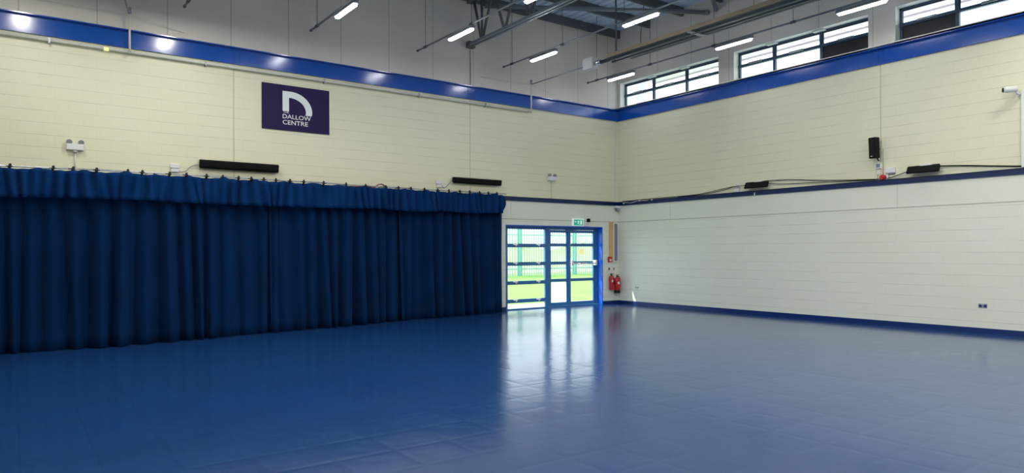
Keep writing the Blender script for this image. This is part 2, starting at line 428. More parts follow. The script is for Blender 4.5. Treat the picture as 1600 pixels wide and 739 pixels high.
# side light: four rails with silver catches
zr = [1.80, 1.28, .745, .23]
sf = MB()
for z in zr: sf.box(-4.07, -2.72, ya, yb, z - .052, z + .052)
part(sf, 'side_window_rails', 'frame', d)
zz = [DH - .085] + zr + [.03]
for k in range(5):
    zt_, zb_ = zz[k] - (.052 if k else 0), zz[k + 1] + (.052 if k < 4 else 0)
    part(MB().box(-4.07, -2.72, .268, .274, zb_, zt_), 'pane', 'glass', d)
for z in zr:
    for xx in (-3.80, -2.98):
        part(MB().box(xx - .07, xx + .07, ya - .03, ya, z + .012, z + .045).box(xx - .02, xx + .02, ya - .05, ya - .02, z - .02, z + .03), 'window_catch', 'plastic_w', d, .004)
def leaf(x0, x1, name):
    lf = MB()
    lf.box(x0, x0 + .055, ya + .005, yb - .005, .03, DH - .09); lf.box(x1 - .055, x1, ya + .005, yb - .005, .03, DH - .09)
    lf.box(x0 + .055, x1 - .055, ya + .005, yb - .005, .03, .125); lf.box(x0 + .055, x1 - .055, ya + .005, yb - .005, DH - .17, DH - .09)
    for z in (1.82, 1.285, .775): lf.box(x0 + .055, x1 - .055, ya + .005, yb - .005, z - .045, z + .045)
    l = part(lf, name, 'frame', d)
    zs = [DH - .17, 1.82, 1.285, .775, .125]
    for k in range(4):
        part(MB().box(x0 + .055, x1 - .055, .268, .274, zs[k + 1] + (.045 if k < 3 else 0), zs[k] - (.045 if k else 0)), 'pane', 'frost' if (k == 3 and x0 < -2) else 'glass', l)
    return l
l1 = leaf(-2.56, -1.85, 'door_leaf'); l2 = leaf(-1.80, -.77, 'door_leaf')
part(MB().box(-1.86, -1.79, ya - .03, yb, .03, DH - .09), 'centre_post', 'frame', d)
part(MB().tube([(-1.74, ya - .10, 1.27), (-.84, ya - .10, 1.27)], .02, 10), 'push_bar', 'chrome', l2)
for xx in (-1.77, -.81): part(MB().box(xx - .035, xx + .035, ya - .125, ya + .01, 1.20, 1.36), 'push_bar_bracket', 'plastic_w', l2, .01)
part(MB().tube([(-1.775, ya - .02, .08), (-1.775, ya - .02, 2.2)], .012, 8), 'bolt_rod', 'chrome', l2)
part(MB().box(-1.95, -1.70, ya - .06, ya, DH - .13, DH - .06), 'door_closer', 'frame', d, .005)
# round notice stuck to the glass of the right-hand leaf: yellow disc over rows of dots
st = MB()
n = 20; st.prism([(-1.30 + .10 * math.cos(2 * PI * i / n), 1.62 + .10 * math.sin(2 * PI * i / n)) for i in range(n)], 'y', .262, .266, 0)
for r in range(5):
    for c in range(5):
        st.box(-1.45 + c * .075, -1.42 + c * .075, .262, .266, 1.38 + r * .06 - .02, 1.40 + r * .06 - .02, 1) if abs(r - 3.5) > .9 or c in (0, 4) else None
part(st, 'sticker', ['yellow', 'signwhite'], l2)

# ------------------------------------------------------------------ stage curtains
PATH = [(-18.0, -1.75), (-17.0, -1.68), (-15.4, -1.50), (-13.6, -1.50), (-11.95, -1.27), (-9.93, -1.0), (-8.2, -.66), (-6.34, -.38), (-5.2, -.24), (-4.40, -.17)]
def path_y(x):
    for (a, ya_), (b, yb_) in zip(PATH, PATH[1:]):
        if a <= x <= b:
            t = (x - a) / (b - a); return ya_ + (yb_ - ya_) * t
    return PATH[0][1] if x < PATH[0][0] else PATH[-1][1]
def top_z(x): return 3.03 + (x + 15.4) * .0125
def fold(u, seed, sp=0.36):
    # smooth irregular pleats: 0..1, narrow valleys and broad fronts
    ph = u / sp * 2 * PI + 1.3 * math.sin(u * 1.7 + seed) + .9 * math.sin(u * 3.9 + seed * 2.1)
    a = .5 + .5 * math.sin(ph); return a ** .6
def sheet(x0, x1, zt, zb, dy, amp, sp, seed, nx, nz, drift=.25, flare=1.0, hem=None, close=None, base=.55):
    mb = MB()
    for j in range(nz + 1):
        t = j / nz
        for i in range(nx + 1):
            x = x0 + (x1 - x0) * i / nx
            u = x + drift * .10 * t * math.sin(x * 2.3 + seed) + .05 * t * math.sin(x * 5.1 + seed * 3)
            w1 = fold(u, seed, sp)
            w2 = fold(u * .8 + 4, seed + 5, sp)
            w = w1 * (1 - .35 * t) + w2 * .35 * t
            a = amp * (base + (1 - base) * t * flare) * (.75 + .5 * math.sin(x * 1.1 + seed * 4) ** 2)
            zt_ = zt(x) if callable(zt) else zt; zb_ = zb(x) if callable(zb) else zb
            if hem: zb_ += hem(x, w)
            y = path_y(x) + dy - a * w + .02 * math.sin(7 * x + 3 * t)
            if close and i > nx - close: y += (i - (nx - close)) / close * (-.03 - (path_y(x) + dy)) * .9
            mb.v.append((x + .03 * math.cos(u * 9) * t, y, zt_ + (zb_ - zt_) * t))
    for j in range(nz):
        for i in range(nx):
            a = j * (nx + 1) + i; mb.face([a, a + nx + 1, a + nx + 2, a + 1], 0, True)
    return mb
cur = [(-18.0, -13.58, 'at the far left edge of the photo', 1.0), (-13.75, -10.85, 'second from the left, left of the sign', 2.3),
       (-11.05, -7.65, 'below the purple sign, with wide loose folds', 3.7), (-7.85, -4.49, 'ending beside the glazed doors', 5.2)]
for x0, x1, where, sd in cur:
    xm = (x0 + x1) / 2
    n = int((x1 - x0) * 48)
    mb = sheet(x0, x1, lambda x: top_z(x) - .12, lambda x: .001, .10, .30, .32, sd, n, 14, base=.34)
    # hem gathers slightly and the leading edge leans
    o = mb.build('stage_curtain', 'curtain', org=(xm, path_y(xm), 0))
    sl = o.modifiers.new('thick', 'SOLIDIFY'); sl.thickness = .008; sl.offset = 1
    tag(o, 'long navy blue pleated stage curtain %s' % where, 'curtain', 'navy stage curtains along the back wall')
val = [(-18.0, -13.2, 'leftmost gathered navy valance above the curtains', .4), (-13.22, -8.34, 'gathered navy valance under the purple sign and long black heater', 1.9),
       (-8.36, -6.82, 'short gathered navy valance between two hanging hem steps', 3.3), (-6.84, -4.50, 'rightmost navy valance wrapping round the curtain end by the glazed doors', 4.8)]
hook_xs = [-17.6, -17.0, -16.4, -15.85, -15.3, -14.72, -14.44, -14.1, -13.63, -13.4, -12.95, -12.66, -12.3, -12.0, -11.7, -11.45, -11.2, -10.95, -10.65, -10.35, -9.9, -9.35, -8.85, -8.30, -7.95, -7.6, -7.2, -6.80, -6.45, -6.1, -5.78, -5.45, -5.15, -4.86]
for vi, (x0, x1, lab, sd) in enumerate(val):
    xm = (x0 + x1) / 2; org = Vector((xm, path_y(xm), 2.7))
    t = thing('curtain_valance', org, lab, 'valance', 'navy valance strips above the stage curtains')
    n = int((x1 - x0) * 60)
    drop = [.48, .49, .50, .49][vi]
    mb = sheet(x0, x1, lambda x: top_z(x) - (.028 * abs(math.sin((x - x0) * PI / .62))), lambda x: top_z(x) - drop, -.12, .15, .19, sd, n, 7, drift=.1,
               hem=lambda x, w: -.014 * w - (.03 * math.sin((x - x0) / (x1 - x0) * PI) if vi else 0), close=(14 if vi == 3 else None))
    if vi == 3:                                             # rounded end of the box valance bulges round the corner
        mb.v = [(p[0] + max(0, (p[0] + 4.75)) * .55 * math.sin(max(0, min(1, (top_z(p[0]) - p[2]) / .49)) * PI), p[1], p[2]) for p in mb.v]
    mb.v = [tuple(Vector(p) - org) for p in mb.v]
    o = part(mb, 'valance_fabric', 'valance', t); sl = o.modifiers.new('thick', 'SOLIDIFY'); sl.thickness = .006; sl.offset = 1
    for hx in hook_xs:
        if x0 <= hx < x1:
            c = Vector((hx, path_y(hx) - .16, top_z(hx))) - org; hm = MB()
            j = R_.uniform(-.02, .02)
            hm.tube([(c.x - .015, c.y - .01, c.z - .05), (c.x, c.y - .03, c.z - .01), (c.x + .01, c.y, c.z + .035), (c.x + .02, c.y + .03, c.z + .01)], [.010, .024, .022, .012], 6)
            hm.box(c.x - .05 + j, c.x + .05 + j, c.y - .03, c.y - .01, c.z - .004, c.z + .012)
            part(hm, 'hook', 'blackgl', t)
# track and tension wire
t = thing('curtain_track', (-4.5, -.2, 3.1), 'thin silver curtain track running above the navy valance', 'curtain track')
o = Vector((-4.5, -.2, 3.1))
xs = [-18.0 + i * .5 for i in range(28)] + [-4.55]
part(MB().tube([tuple(Vector((x, path_y(x) - .13, top_z(x) + .012)) - o) for x in xs], .013, 6), 'rail', 'steel', t)
part(MB().tube([tuple(Vector((x, path_y(x) - .03, top_z(x) + .03 + .006 * math.sin(x * 3))) - o) for x in xs], .006, 5), 'tension_wire', 'wire', t)
for x in (-16, -13.3, -10.6, -7.9, -5.2):
    part(MB().box(x - .015 - o.x, x + .015 - o.x, path_y(x) - .14 - o.y, -.0 - o.y, top_z(x) + .0 - o.z, top_z(x) + .018 - o.z), 'bracket', 'steel', t)
# red-brown strap with a white loop showing above the valance, and copper pipe end
t = thing('strap', (-8.05, -.02, 3.2), 'red-brown strap and white loop poking above the navy valance', 'strap')
part(MB().tube(chaikin([(-.25, -.04, -.05), (-.1, -.04, .03), (.0, -.04, .075), (.08, -.04, .05), (.16, -.04, -.03)]), .022, 6), 'strap_band', 'copper', t)
part(MB().tube(chaikin([(-.14, -.07, -.05), (-.04, -.07, .045), (.04, -.07, .02), (.05, -.07, -.05)]), .018, 6), 'loop', 'plastic_w', t)
o = MB().tube([(-8.95, -.08, 3.17), (-8.3, -.08, 3.19)], .018, 8).build('copper_pipe', 'copper', org=(-8.6, -.08, 3.18))
tag(o, 'short brown pipe lying behind the valance left of the red-brown strap', 'pipe')

# ------------------------------------------------------------------ wall sign
SX0, SX1, SZ0, SZ1 = -10.845, -9.32, 4.35, 5.36
t = thing('wall_sign', (SX0, -.012, SZ0), 'purple wall sign with white D logo reading THE DALLOW CENTRE', 'sign')
W, H = SX1 - SX0, SZ1 - SZ0
sb = part(MB().box(0, W, -.012, .012, 0, H), 'sign_board', 'purple', t)
def S(u, v): return (u * W, (1 - v) * H)
ol = [S(.294, .134)]
cxu, cyv = .41, .56
for k in range(0, 19):                                       # outer arc
    a = PI / 2 * (1 - k / 18); ol.append(S(cxu + (.734 - cxu) * math.cos(a), cyv - (cyv - .134) * math.sin(a)))
ol += [S(.730, .60), S(.722, .63), S(.632, .63), S(.638, .60)]
for k in range(0, 19):
    a = PI / 2 * (k / 18); ol.append(S(.40 + (.640 - .40) * math.cos(a), .57 - (.57 - .272) * math.sin(a)))
ol += [S(.387, .272), S(.387, .572), S(.294, .556)]
# triangulate as quad strips: outer/inner pairs
lg = MB()
def strip(A, B):
    for i in range(len(A) - 1):
        b = len(lg.v)
        for p in (A[i], A[i + 1], B[i + 1], B[i]): lg.v.append((p[0], -.0165, p[1]))
        for p in (A[i], A[i + 1], B[i + 1], B[i]): lg.v.append((p[0], -.012, p[1]))
        lg.face([b, b + 1, b + 2, b + 3]); lg.face([b + 7, b + 6, b + 5, b + 4])
        lg.face([b, b + 4, b + 5, b + 1]); lg.face([b + 3, b + 2, b + 6, b + 7])
outer = [S(.387, .134)] + ol[1:20] + [S(.732, .60), S(.722, .63)]
inner = [S(.387, .272)] + list(reversed(ol[24:43])) + [S(.638, .60), S(.632, .63)]
strip(outer, inner); strip([S(.294, .134), S(.294, .572)], [S(.387, .134), S(.387, .572)])
part(lg, 'logo', 'logo', sb)
text_mesh('THE', S(.303, 0)[0], S(.383, 0)[0], S(0, .622)[1], S(0, .578)[1], -.0165, 'lettering', 'logo', sb)
text_mesh('DALLOW', S(.294, 0)[0], S(.714, 0)[0], S(0, .738)[1], S(0, .642)[1], -.0168, 'lettering', 'logo', sb, bold=.01)
text_mesh('CENTRE', S(.294, 0)[0], S(.668, 0)[0], S(0, .868)[1], S(0, .770)[1], -.0168, 'lettering', 'logo', sb, bold=.01)

# ------------------------------------------------------------------ emergency lights, heaters, spurs on the back wall
def emergency(x, z, lab):
    t = thing('emergency_light', (x, 0, z), lab, 'light', 'twin-spot emergency lights')
    part(MB().box(-.14, .14, -.09, 0, -.085, .03), 'housing', 'plastic_w', t, .01)
    for s in (-1, 1):
        hd = MB().lathe([(.02, 0), (.045, .01), (.05, .05), (.045, .06)], seg=16); hd.rot('X', PI / 2 + .25); hd.v = [(p[0] + s * .095, p[1] - .03, p[2] + .075) for p in hd.v]
        part(hd, 'spot_head', 'plastic_g', t)
        part(MB().box(s * .095 - .01, s * .095 + .01, -.04, -.02, .02, .05), 'bracket', 'plastic_w', t)
    part(MB().lathe([(.03, 0), (.045, .02), (.045, .04)], (0, -.03, -.13), 14), 'cable_gland', 'plastic_w', t)
    part(MB().tube([(0, -.02, -.12), (0, -.02, 3.155 - z)], .011, 8), 'conduit', 'pipe', t)
emergency(-14.30, 3.66, 'white twin-spot emergency light above the left end of the stage curtains')
emergency(-2.69, 3.75, 'white twin-spot emergency light above the glazed doors')
def bar_heater(name, x0, x1, z0, z1, lab, grp, tilt=.25):
    t = thing(name, ((x0 + x1) / 2, 0, (z0 + z1) / 2), lab, 'heater', grp)
    L = (x1 - x0) / 2; h = (z1 - z0) / 2
    prof = [(-.10, -h), (-.13, -h * .75), (-.155, h * .7), (-.13, h), (-.05, h), (-.04, -h * .6)]
    hb = part(MB().prism(prof, 'x', -L, L), 'heater_body', 'black', t, .006)
    for s in (-1, 1): part(MB().box(s * L * .6 - .02, s * L * .6 + .02, -.06, 0, -.03, .03), 'wall_bracket', 'black', t)
    gm = MB()
    for k in range(5): gm.box(-L + .02, L - .02, -.156 + .0, -.13, -h * .5 + k * h * .28, -h * .5 + k * h * .28 + .006)
    part(gm, 'grille', 'blackgl', hb)
bar_heater('bar_heater', -12.13, -10.52, 3.38, 3.56, 'long black bar heater on the wall below left of the purple sign', 'black bar heaters on the back wall')
bar_heater('bar_heater', -6.03, -4.53, 3.41, 3.565, 'shorter black bar heater on the wall just above the right end of the curtains', 'black bar heaters on the back wall')
def spur(x, z, lab, cab):
    t = thing('fused_spur', (x, 0, z), lab, 'switch', 'fused spur boxes beside the heaters')
    part(MB().box(-.085, .085, -.04, 0, .0, .08), 'switch_plate', 'plastic_w', t, .006)
    part(MB().box(-.07, .07, -.045, 0, -.085, -.012), 'lower_box', 'plastic_w', t, .006)
    part(MB().box(-.075, .075, -.05, -.01, -.012, .002), 'grey_strip', 'plastic_g', t)  # grey plastic strip between switch plate and lower box
    part(MB().tube(chaikin(cab), .008, 6), 'cable', 'plastic_g', t)
spur(-12.59, 3.36, 'white double fused spur left of the long black bar heater', [(.08, -.03, -.07), (.2, -.03, -.07), (.3, -.04, .06), (.45, -.04, .1)])
spur(-6.42, 3.37, 'small white fused spur left of the shorter black bar heater', [(.08, -.03, -.05), (.16, -.03, -.1), (.24, -.03, -.05), (.36, -.05, .1)])

# ------------------------------------------------------------------ gas pipe below the beam
t = thing('gas_pipe', (-9, -.06, 5.56), 'cream pipe running just under the blue beam on the back wall', 'pipe')
o = Vector((-9, -.06, 5.56))
def P(*a): return tuple(Vector(a) - o)
part(MB().tube([P(XL + .1, -.06, 5.58), P(-3.52, -.06, 5.56)], .030, 10), 'pipe_run', 'pipe', t)
for x in (-14.7, -12.0, -9.45, -7.0, -5.0): part(MB().box(x - .015 - o.x, x + .015 - o.x, -.045, .055, -.045, .045), 'pipe_clip', 'steel', t)
part(MB().box(-13.83 - o.x, -13.75 - o.x, -.045, .02, -.03, .03), 'valve', 'yellow', t)
for x, far in ((-13.40, (-14.3, -3.2, 7.0)), (-3.515, (-3.02, -2.1, 6.50))):
    part(MB().tube([P(x, -.15, 5.52), P(x, -.15, 6.35)], .020, 8), 'riser', 'pipe', t)
    part(MB().tube([P(x, -.06, 5.56), P(x, -.15, 5.54)], .026, 8), 'elbow', 'pipe', t)
    part(MB().tube([P(x, -.15, 6.30), P(x, -.16, 6.42)], .032, 8), 'valve', 'plastic_g', t)
    part(MB().tube([P(x, -.15, 6.30), P(*far)], .018, 8), 'feed_pipe', 'steel', t)
    part(MB().tube([P(x, -.15, 6.30), P(x - 1.6, -.02, 6.30)], .005, 5).tube([P(x, -.15, 6.30), P(x + 1.0, -.02, 6.14)], .005, 5), 'stay_wire', 'pipe', t)

# ------------------------------------------------------------------ light rows
ZC = 6.60
rows = [(-12.44, 'second from the left'), (-9.84, 'third from the left'), (-7.15, 'fourth from the left, passing the truss end'), (-4.55, 'fifth from the left, right of the truss'), (-1.505, 'nearest the high windows')]
hang_y = [-.67, -2.73, -4.79, -6.88, -8.9, -10.9, -12.9, -14.9]
for x, w in rows:
    t = thing('lighting_conduit', (x, -.3, ZC), 'thin suspended grey lighting conduit %s' % w, 'conduit', 'suspended lighting conduits')
    part(MB().tube([(0, 0, 0), (0, -15.5, 0)], .022, 8), 'conduit_tube', 'gsteel', t)
    part(MB().tube([(0, .03, 0), (0, -.03, 0)], .03, 8), 'end_cap', 'dsteel', t)
    for y in hang_y:
        part(MB().tube([(0, y + .3, 0), (0, y + .3, 8.45 - ZC)], .007, 5), 'hanger_wire', 'dsteel', t)
        part(MB().tube([(0, y + .24, 0), (0, y + .36, 0)], .034, 8), 'hanger_clip', 'dsteel', t)
def capsule(L, w, z0, z1, n=8):
    pts = []
    for k in range(n + 1):
        a = -PI / 2 + PI * k / n; pts.append((w * math.cos(a - PI / 2) * 1.0, L / 2 - w + w * math.sin(a + PI / 2) if False else 0))
    out = []
    for k in range(n + 1):
        a = PI * k / n; out.append((w * math.cos(a), L / 2 - w + w * math.sin(a)))
    for k in range(n + 1):
        a = PI + PI * k / n; out.append((w * math.cos(a), -L / 2 + w + w * math.sin(a)))
    return out
lamp_proto = thing('batten_light', (0, 0, 0), 'x', 'light', 'lit batten lights on the suspended conduits')
hs = part(MB().prism(capsule(1.08, .062, 0, 0), 'z', -.055, .012, 0, True), 'housing', 'lamp_body', lamp_proto, .01)
part(MB().prism(capsule(.98, .048, 0, 0), 'z', -.088, -.055, 0, True), 'diffuser', 'lamp', hs, .012)
for s in (-.40, .46): part(MB().box(-.03, .03, s - .05, s + .05, 0, .05), 'clip', 'dsteel', lamp_proto, .005)
lamps = [(-9.80, -2.18, 'lit white batten light nearest the top centre-left edge, above the purple sign'), (-7.11, -2.23, 'lit white batten light just left of the truss end'),
         (-4.50, -1.93, 'lit white batten light right of the truss, nearest the back wall'), (-1.46, -1.60, 'small lit batten light closest to the corner of the walls'),
         (-1.48, -5.33, 'lit batten light above the first pillar between the high windows'), (-1.44, -8.34, 'lit batten light near the top right, above the second pillar'),
         (-4.53, -5.24, 'lit batten light beneath the roof braces at top centre'), (-7.13, -5.15, 'lit batten light cut by the top edge inside the truss')]
for i, (x, y, lab) in enumerate(lamps):
    o = lamp_proto if i == 0 else copy_tree(lamp_proto)
    o.location = (x, y, ZC - .035 + (0.0)); o['label'] = lab

# ------------------------------------------------------------------ roof truss, purlins, braces
TX = -5.47; ZB = 7.10; ZT = 8.22
t = thing('roof_truss', (TX, 0, ZB), 'grey steel lattice roof truss seen at the top centre', 'truss')
bc = MB(); bc.box(-.075, -.02, -17.8, -.02, -.05, .02); bc.box(.02, .075, -17.8, -.02, -.05, .02); bc.box(-.09, -.02, -17.8, -.02, -.055, -.045); bc.box(.02, .09, -17.8, -.02, -.055, -.045)
part(bc, 'bottom_chord', 'gsteel', t)
part(MB().box(-.075, -.02, -17.8, -.02, ZT - ZB - .05, ZT - ZB + .03).box(.02, .075, -17.8, -.02, ZT - ZB - .05, ZT - ZB + .03), 'top_chord', 'dsteel', t)
part(MB().box(-.1, .1, -.16, -.0, -.10, .06), 'end_plate', 'dsteel', t)
nodes = [-.62, -1.64, -2.67]
while nodes[-1] > -16: nodes.append(nodes[-1] - 1.03)
for i, y in enumerate(nodes):
    tp = y - .51; pv = y + .51 if i else -.25
    for a in (pv, tp):
        part(MB().tube([(0, y + (.03 if a > y else -.03), 0), (0, a, ZT - ZB)], .036, 6), 'web_member', 'dsteel', t)
    if i % 2 == 0: part(MB().tube([(0, y, 0), (0, y, ZT - ZB)], .032, 6), 'web_post', 'dsteel', t)
# drop rod / wall post from the truss end to the beam splice
o = MB().tube([(0, 0, 5.98), (0, 0, 7.02)], .009, 6); o.v = [(p[0] - 5.45, p[1] - .03, p[2]) for p in o.v]
tag(o.build('drop_rod', 'wire', org=(-5.45, -.03, 6)), 'thin dark rod from the truss end down to the blue beam', 'rod')
def purlin(y, lab):
    z = 8.43
    mb = MB().prism([(y - .04, z - .22), (y + .04, z - .22), (y + .04, z - .205), (y - .02, z - .205), (y - .02, z), (y + .05, z), (y + .05, z + .012), (y - .04, z + .012)], 'x', XL, -.02)
    o = mb.build('purlin', 'dsteel', org=(-9, y, z)); tag(o, lab, 'purlin', 'dark roof purlins')
for i, y in enumerate([-.10, -1.35, -2.6, -3.9, -5.2, -6.5, -7.8, -9.1]):
    purlin(y, ['dark steel purlin against the back wall under the roof deck', 'second dark purlin out from the back wall', 'third dark purlin out from the back wall'][i] if i < 3 else 'dark steel purlin running under the roof deck')
o = MB().tube([(-5.2, -.36, 8.08), (-.08, -3.42, 8.08)], .055, 10); o.tube([(-.10, -3.40, 8.08), (-.0, -3.46, 8.08)], .07, 8)
tag(o.build('roof_brace', 'gsteel', org=(-.1, -3.4, 8.08)), 'long grey tubular roof brace crossing to the right-hand wall', 'brace')
o = MB().tube([(-2.4, -5.6, 8.05), (-1.15, -3.62, 8.08)], .06, 10) if False else MB().tube([(-5.2, -6.9, 8.06), (-.05, -3.75, 8.06)], .06, 10)
tag(o.build('roof_brace', 'gsteel', org=(-.05, -3.7, 8.06)), 'second grey roof brace ending above the first high window', 'brace')
# hanging dark rod beside the heater box
o = MB().tube([(-2.98, -2.95, 6.62), (-2.98, -2.95, 8.4)], .022, 8)
tag(o.build('drop_rod', 'dsteel', org=(-2.98, -2.95, 6.62)), 'dark vertical rod above the control box end of the tan radiant heater', 'rod')

# ------------------------------------------------------------------ radiant tube heater
t = thing('radiant_heater', (-3.0, -2.0, 6.54), 'long tan-hooded radiant tube heater hanging from the roof with white control box', 'heater')
cbx = part(MB().box(-.10, .10, -.20, .17, -.15, .14), 'control_box', 'plastic_w', t, .012)
part(MB().box(-.08, .09, .17, .20, -.12, .10), 'box_cover', 'pipe', cbx, .006)
part(MB().tube([(0, -.22, -.03), (0, -.30, -.03), (0, -.42, -.03)], [.06, .075, .06], 12), 'burner_collar', 'chrome', t)
part(MB().tube([(.02, -.40, -.04), (.02, -13.5, -.04)], .05, 12), 'radiant_tube', 'underside', t)
part(MB().tube([(.24, -.60, -.03), (.24, -13.5, -.03)], .045, 12), 'radiant_tube', 'underside', t)
hood = MB()
pr = [(-.16, -.045), (-.09, .07), (.30, .07), (.37, -.045), (.35, -.045), (.29, .055), (-.08, .055), (-.14, -.045)]
k = len(hood.v); hood.prism(pr[:], 'y', -.75, -13.6)
part(hood, 'reflector_hood', 'tan', t)
part(MB().box(-.13, .35, -13.5, -.80, -.048, -.012), 'reflector_underside', 'underside', t)
part(MB().box(.37, .43, -8.5, -1.1, -.06, -.04), 'edge_strip', 'gsteel', t)
for y in (-3.4, -6.6, -9.9): part(MB().box(-.17, .38, y - .06, y + .06, -.080, -.048), 'cross_strap', 'steel', t, .004)
for y in (-1.9, -5.0, -8.3, -11.5):
    part(MB().tube(chaikin([(-.10, y, .07), (-.08, y + .02, .30), (.02, y - .03, 1.2), (.02, y - .03, 1.85)]), .010, 6), 'hanging_chain', 'tan' if y < -2 else 'wire', t)

# ------------------------------------------------------------------ right wall fittings
def wall_heater(y0, y1, z0, z1, lab):
    t = thing('wall_heater', (0, (y0 + y1) / 2, (z0 + z1) / 2), lab, 'heater', 'black panel heaters on the right wall')
    L = (y1 - y0) / 2; h = (z1 - z0) / 2
    hb = part(MB().prism([(-.19, -h), (-.215, -h * .7), (-.15, h), (-.10, h + .02), (-.06, h - .01), (-.11, -h * .9)], 'y', -L, L), 'heater_body', 'black', t, .006)
    part(MB().box(-.14, -.05, -L * .55, L * .2, h - .0, h + .035), 'top_bracket', 'plastic_w', t, .004)
    part(MB().box(-.08, 0, -.05, .05, -.04, .05), 'wall_bracket', 'plastic_g', t)
    gm = MB()
    for k in range(4):
        z = -h * .6 + k * h * .38; x = -.21 + .065 * (z + h) / (2 * h); gm.box(x - .004, x + .006, -L + .02, L - .02, z, z + .006)
    part(gm, 'grille', 'blackgl', hb)
wall_heater(-5.32, -4.70, 3.20, 3.35, 'small black wall heater halfway along the blue rail')
wall_heater(-9.22, -8.62, 3.21, 3.355, 'larger-looking black wall heater right of the red sounder')
t = thing('loudspeaker', (0, -7.98, 3.85), 'upright black loudspeaker on the right wall above the red sounder', 'loudspeaker')
sp = MB().prism([(-.26, -.085), (-.26, .085), (-.09, .06), (-.09, -.06)], 'z', -.225, .225); sp.rot('Z', -.25, (-.1, 0, 0)); sp.rot('Y', -.06)
cbn = part(sp, 'cabinet', 'black', t, .012)
gr = MB().box(-.266, -.262, -.07, .07, -.20, .20); gr.rot('Z', -.25, (-.1, 0, 0)); gr.rot('Y', -.06); part(gr, 'grille', 'blackgl', cbn)
lb = MB().box(-.27, -.266, -.02, .03, -.185, -.172); lb.rot('Z', -.25, (-.1, 0, 0)); lb.rot('Y', -.06); part(lb, 'badge', 'chrome', cbn)
part(MB().tube([(-.12, 0, -.02), (0, 0, -.02)], .02, 8), 'wall_bracket', 'plastic_g', t)
part(MB().tube([(-.12, 0, -.22), (-.06, 0, -.27), (-.02, 0, -.28)], .012, 8), 'wall_bracket', 'black', t)
t = thing('switch_box', (0, -7.97, 3.46), 'small grey-fronted box under the black loudspeaker', 'switch box')
part(MB().box(-.04, 0, -.055, .055, -.06, .065), 'box_body', 'plastic_w', t, .006); part(MB().box(-.046, -.038, -.04, .04, -.035, .045), 'face_plate', 'greyglass', t)
part(MB().box(-.03, 0, -.04, .04, -.19, -.11), 'lower_box', 'label', t, .004)
part(MB().tube([(-.015, -.03, -.11), (-.015, -.03, -.31)], .009, 6).tube([(-.015, .03, -.06), (-.015, .03, -.31)], .009, 6), 'conduit', 'plastic_w', t)
part(MB().tube([(-.012, -.09, .36), (-.012, -.09, -.31)], .007, 6), 'conduit', 'plastic_g', t)
t = thing('fused_spur', (0, -8.22, 3.31), 'white spur box between the red sounder and the right-hand heater', 'switch')
part(MB().box(-.05, 0, -.10, .085, -.02, .085), 'box_body', 'plastic_w', t, .006); part(MB().box(-.055, -.01, -.10, .085, -.045, -.02), 'grey_strip', 'plastic_g', t)  # grey plastic strip along the bottom of the box
part(MB().box(-.04, 0, .04, .075, -.13, -.045), 'gland', 'plastic_w', t)
t = thing('fused_spur', (0, -4.36, 3.27), 'white spur box left of the small black wall heater', 'switch')
part(MB().box(-.05, 0, -.085, .085, 0.0, .09), 'box_body', 'plastic_w', t, .006); part(MB().box(-.05, 0, -.07, .07, -.11, -.02), 'lower_box', 'plastic_w', t, .006)
part(MB().box(-.055, -.01, -.085, .085, -.02, .0), 'grey_strip', 'plastic_g', t)  # grey plastic strip between the upper and lower box
t = thing('alarm_sounder', (0, -8.07, 3.20), 'red round fire alarm sounder sitting on the blue rail', 'alarm')
s = MB().lathe([(.055, 0), (.062, .03), (.06, .07), (.045, .10), (.02, .105)], seg=20); s.rot('Y', -PI / 2); part(s, 'sounder_body', 'redp', t)
s = MB().lathe([(.045, -.001), (.045, .012)], seg=16); s.rot('Y', -PI / 2); s.v = [(p[0] - .098, p[1], p[2]) for p in s.v]; s2 = part(s, 'grille', 'red', t)
# loose cables along the rail
def cable(pts, r, lab, m='black'):
    c = chaikin(pts, 2); p0 = pts[0]
    tag(MB().tube(c, r, 5).build('cable', m, org=p0), lab, 'cable')
cable([(-.02, -.2, 3.165), (-.03, -1.6, 3.17), (-.03, -3.0, 3.17), (-.05, -3.4, 3.20), (-.05, -4.2, 3.30), (-.10, -4.7, 3.30)], .009, 'dark cable lying on the rail from the corner to the small heater')
cable([(-.03, -2.4, 3.16), (-.03, -3.3, 3.16), (-.04, -4.0, 3.24), (-.05, -4.3, 3.30)], .008, 'second dark cable rising to the spur box left of the small heater')
cable([(-.06, -5.1, 3.37), (-.04, -5.9, 3.345), (-.04, -6.7, 3.25), (-.04, -7.4, 3.20), (-.03, -8.0, 3.17)], .010, 'upper dark cable looping from the small heater towards the red sounder')
cable([(-.06, -5.2, 3.31), (-.04, -5.7, 3.25), (-.04, -6.2, 3.235), (-.04, -7.2, 3.19), (-.03, -7.9, 3.165)], .008, 'lower dark cable sagging right of the small heater')
cable([(-.06, -9.1, 3.335), (-.03, -9.6, 3.30), (-.03, -10.0, 3.25), (-.03, -10.8, 3.16), (-.03, -11.5, 3.165)], .014, 'thick black cable from the right-hand heater to the frame edge')
cable([(-.02, -8.15, 3.18), (-.05, -8.3, 3.19), (-.05, -8.45, 3.24), (-.09, -8.6, 3.27)], .009, 'short black cable from the red sounder to the right-hand heater')
for i, y in enumerate((-.15, -.62, -1.0)):
    pass
t = thing('rail_cable', (-.06, -.9, 3.11), 'white cable clipped across the blue rail near the corner', 'cable')
part(MB().tube([(0.0, .55, .01), (.0, .3, -.02), (0, .0, .03), (0, -.4, .015)], .007, 5), 'cable_run', 'pipe', t)
for y, z in ((.60, -.01), (-.55, .03), (-.05, .03)): part(MB().box(-.006, .01, y - .025, y + .025, z - .02, z + .02), 'cable_clip', 'plastic_w', t)
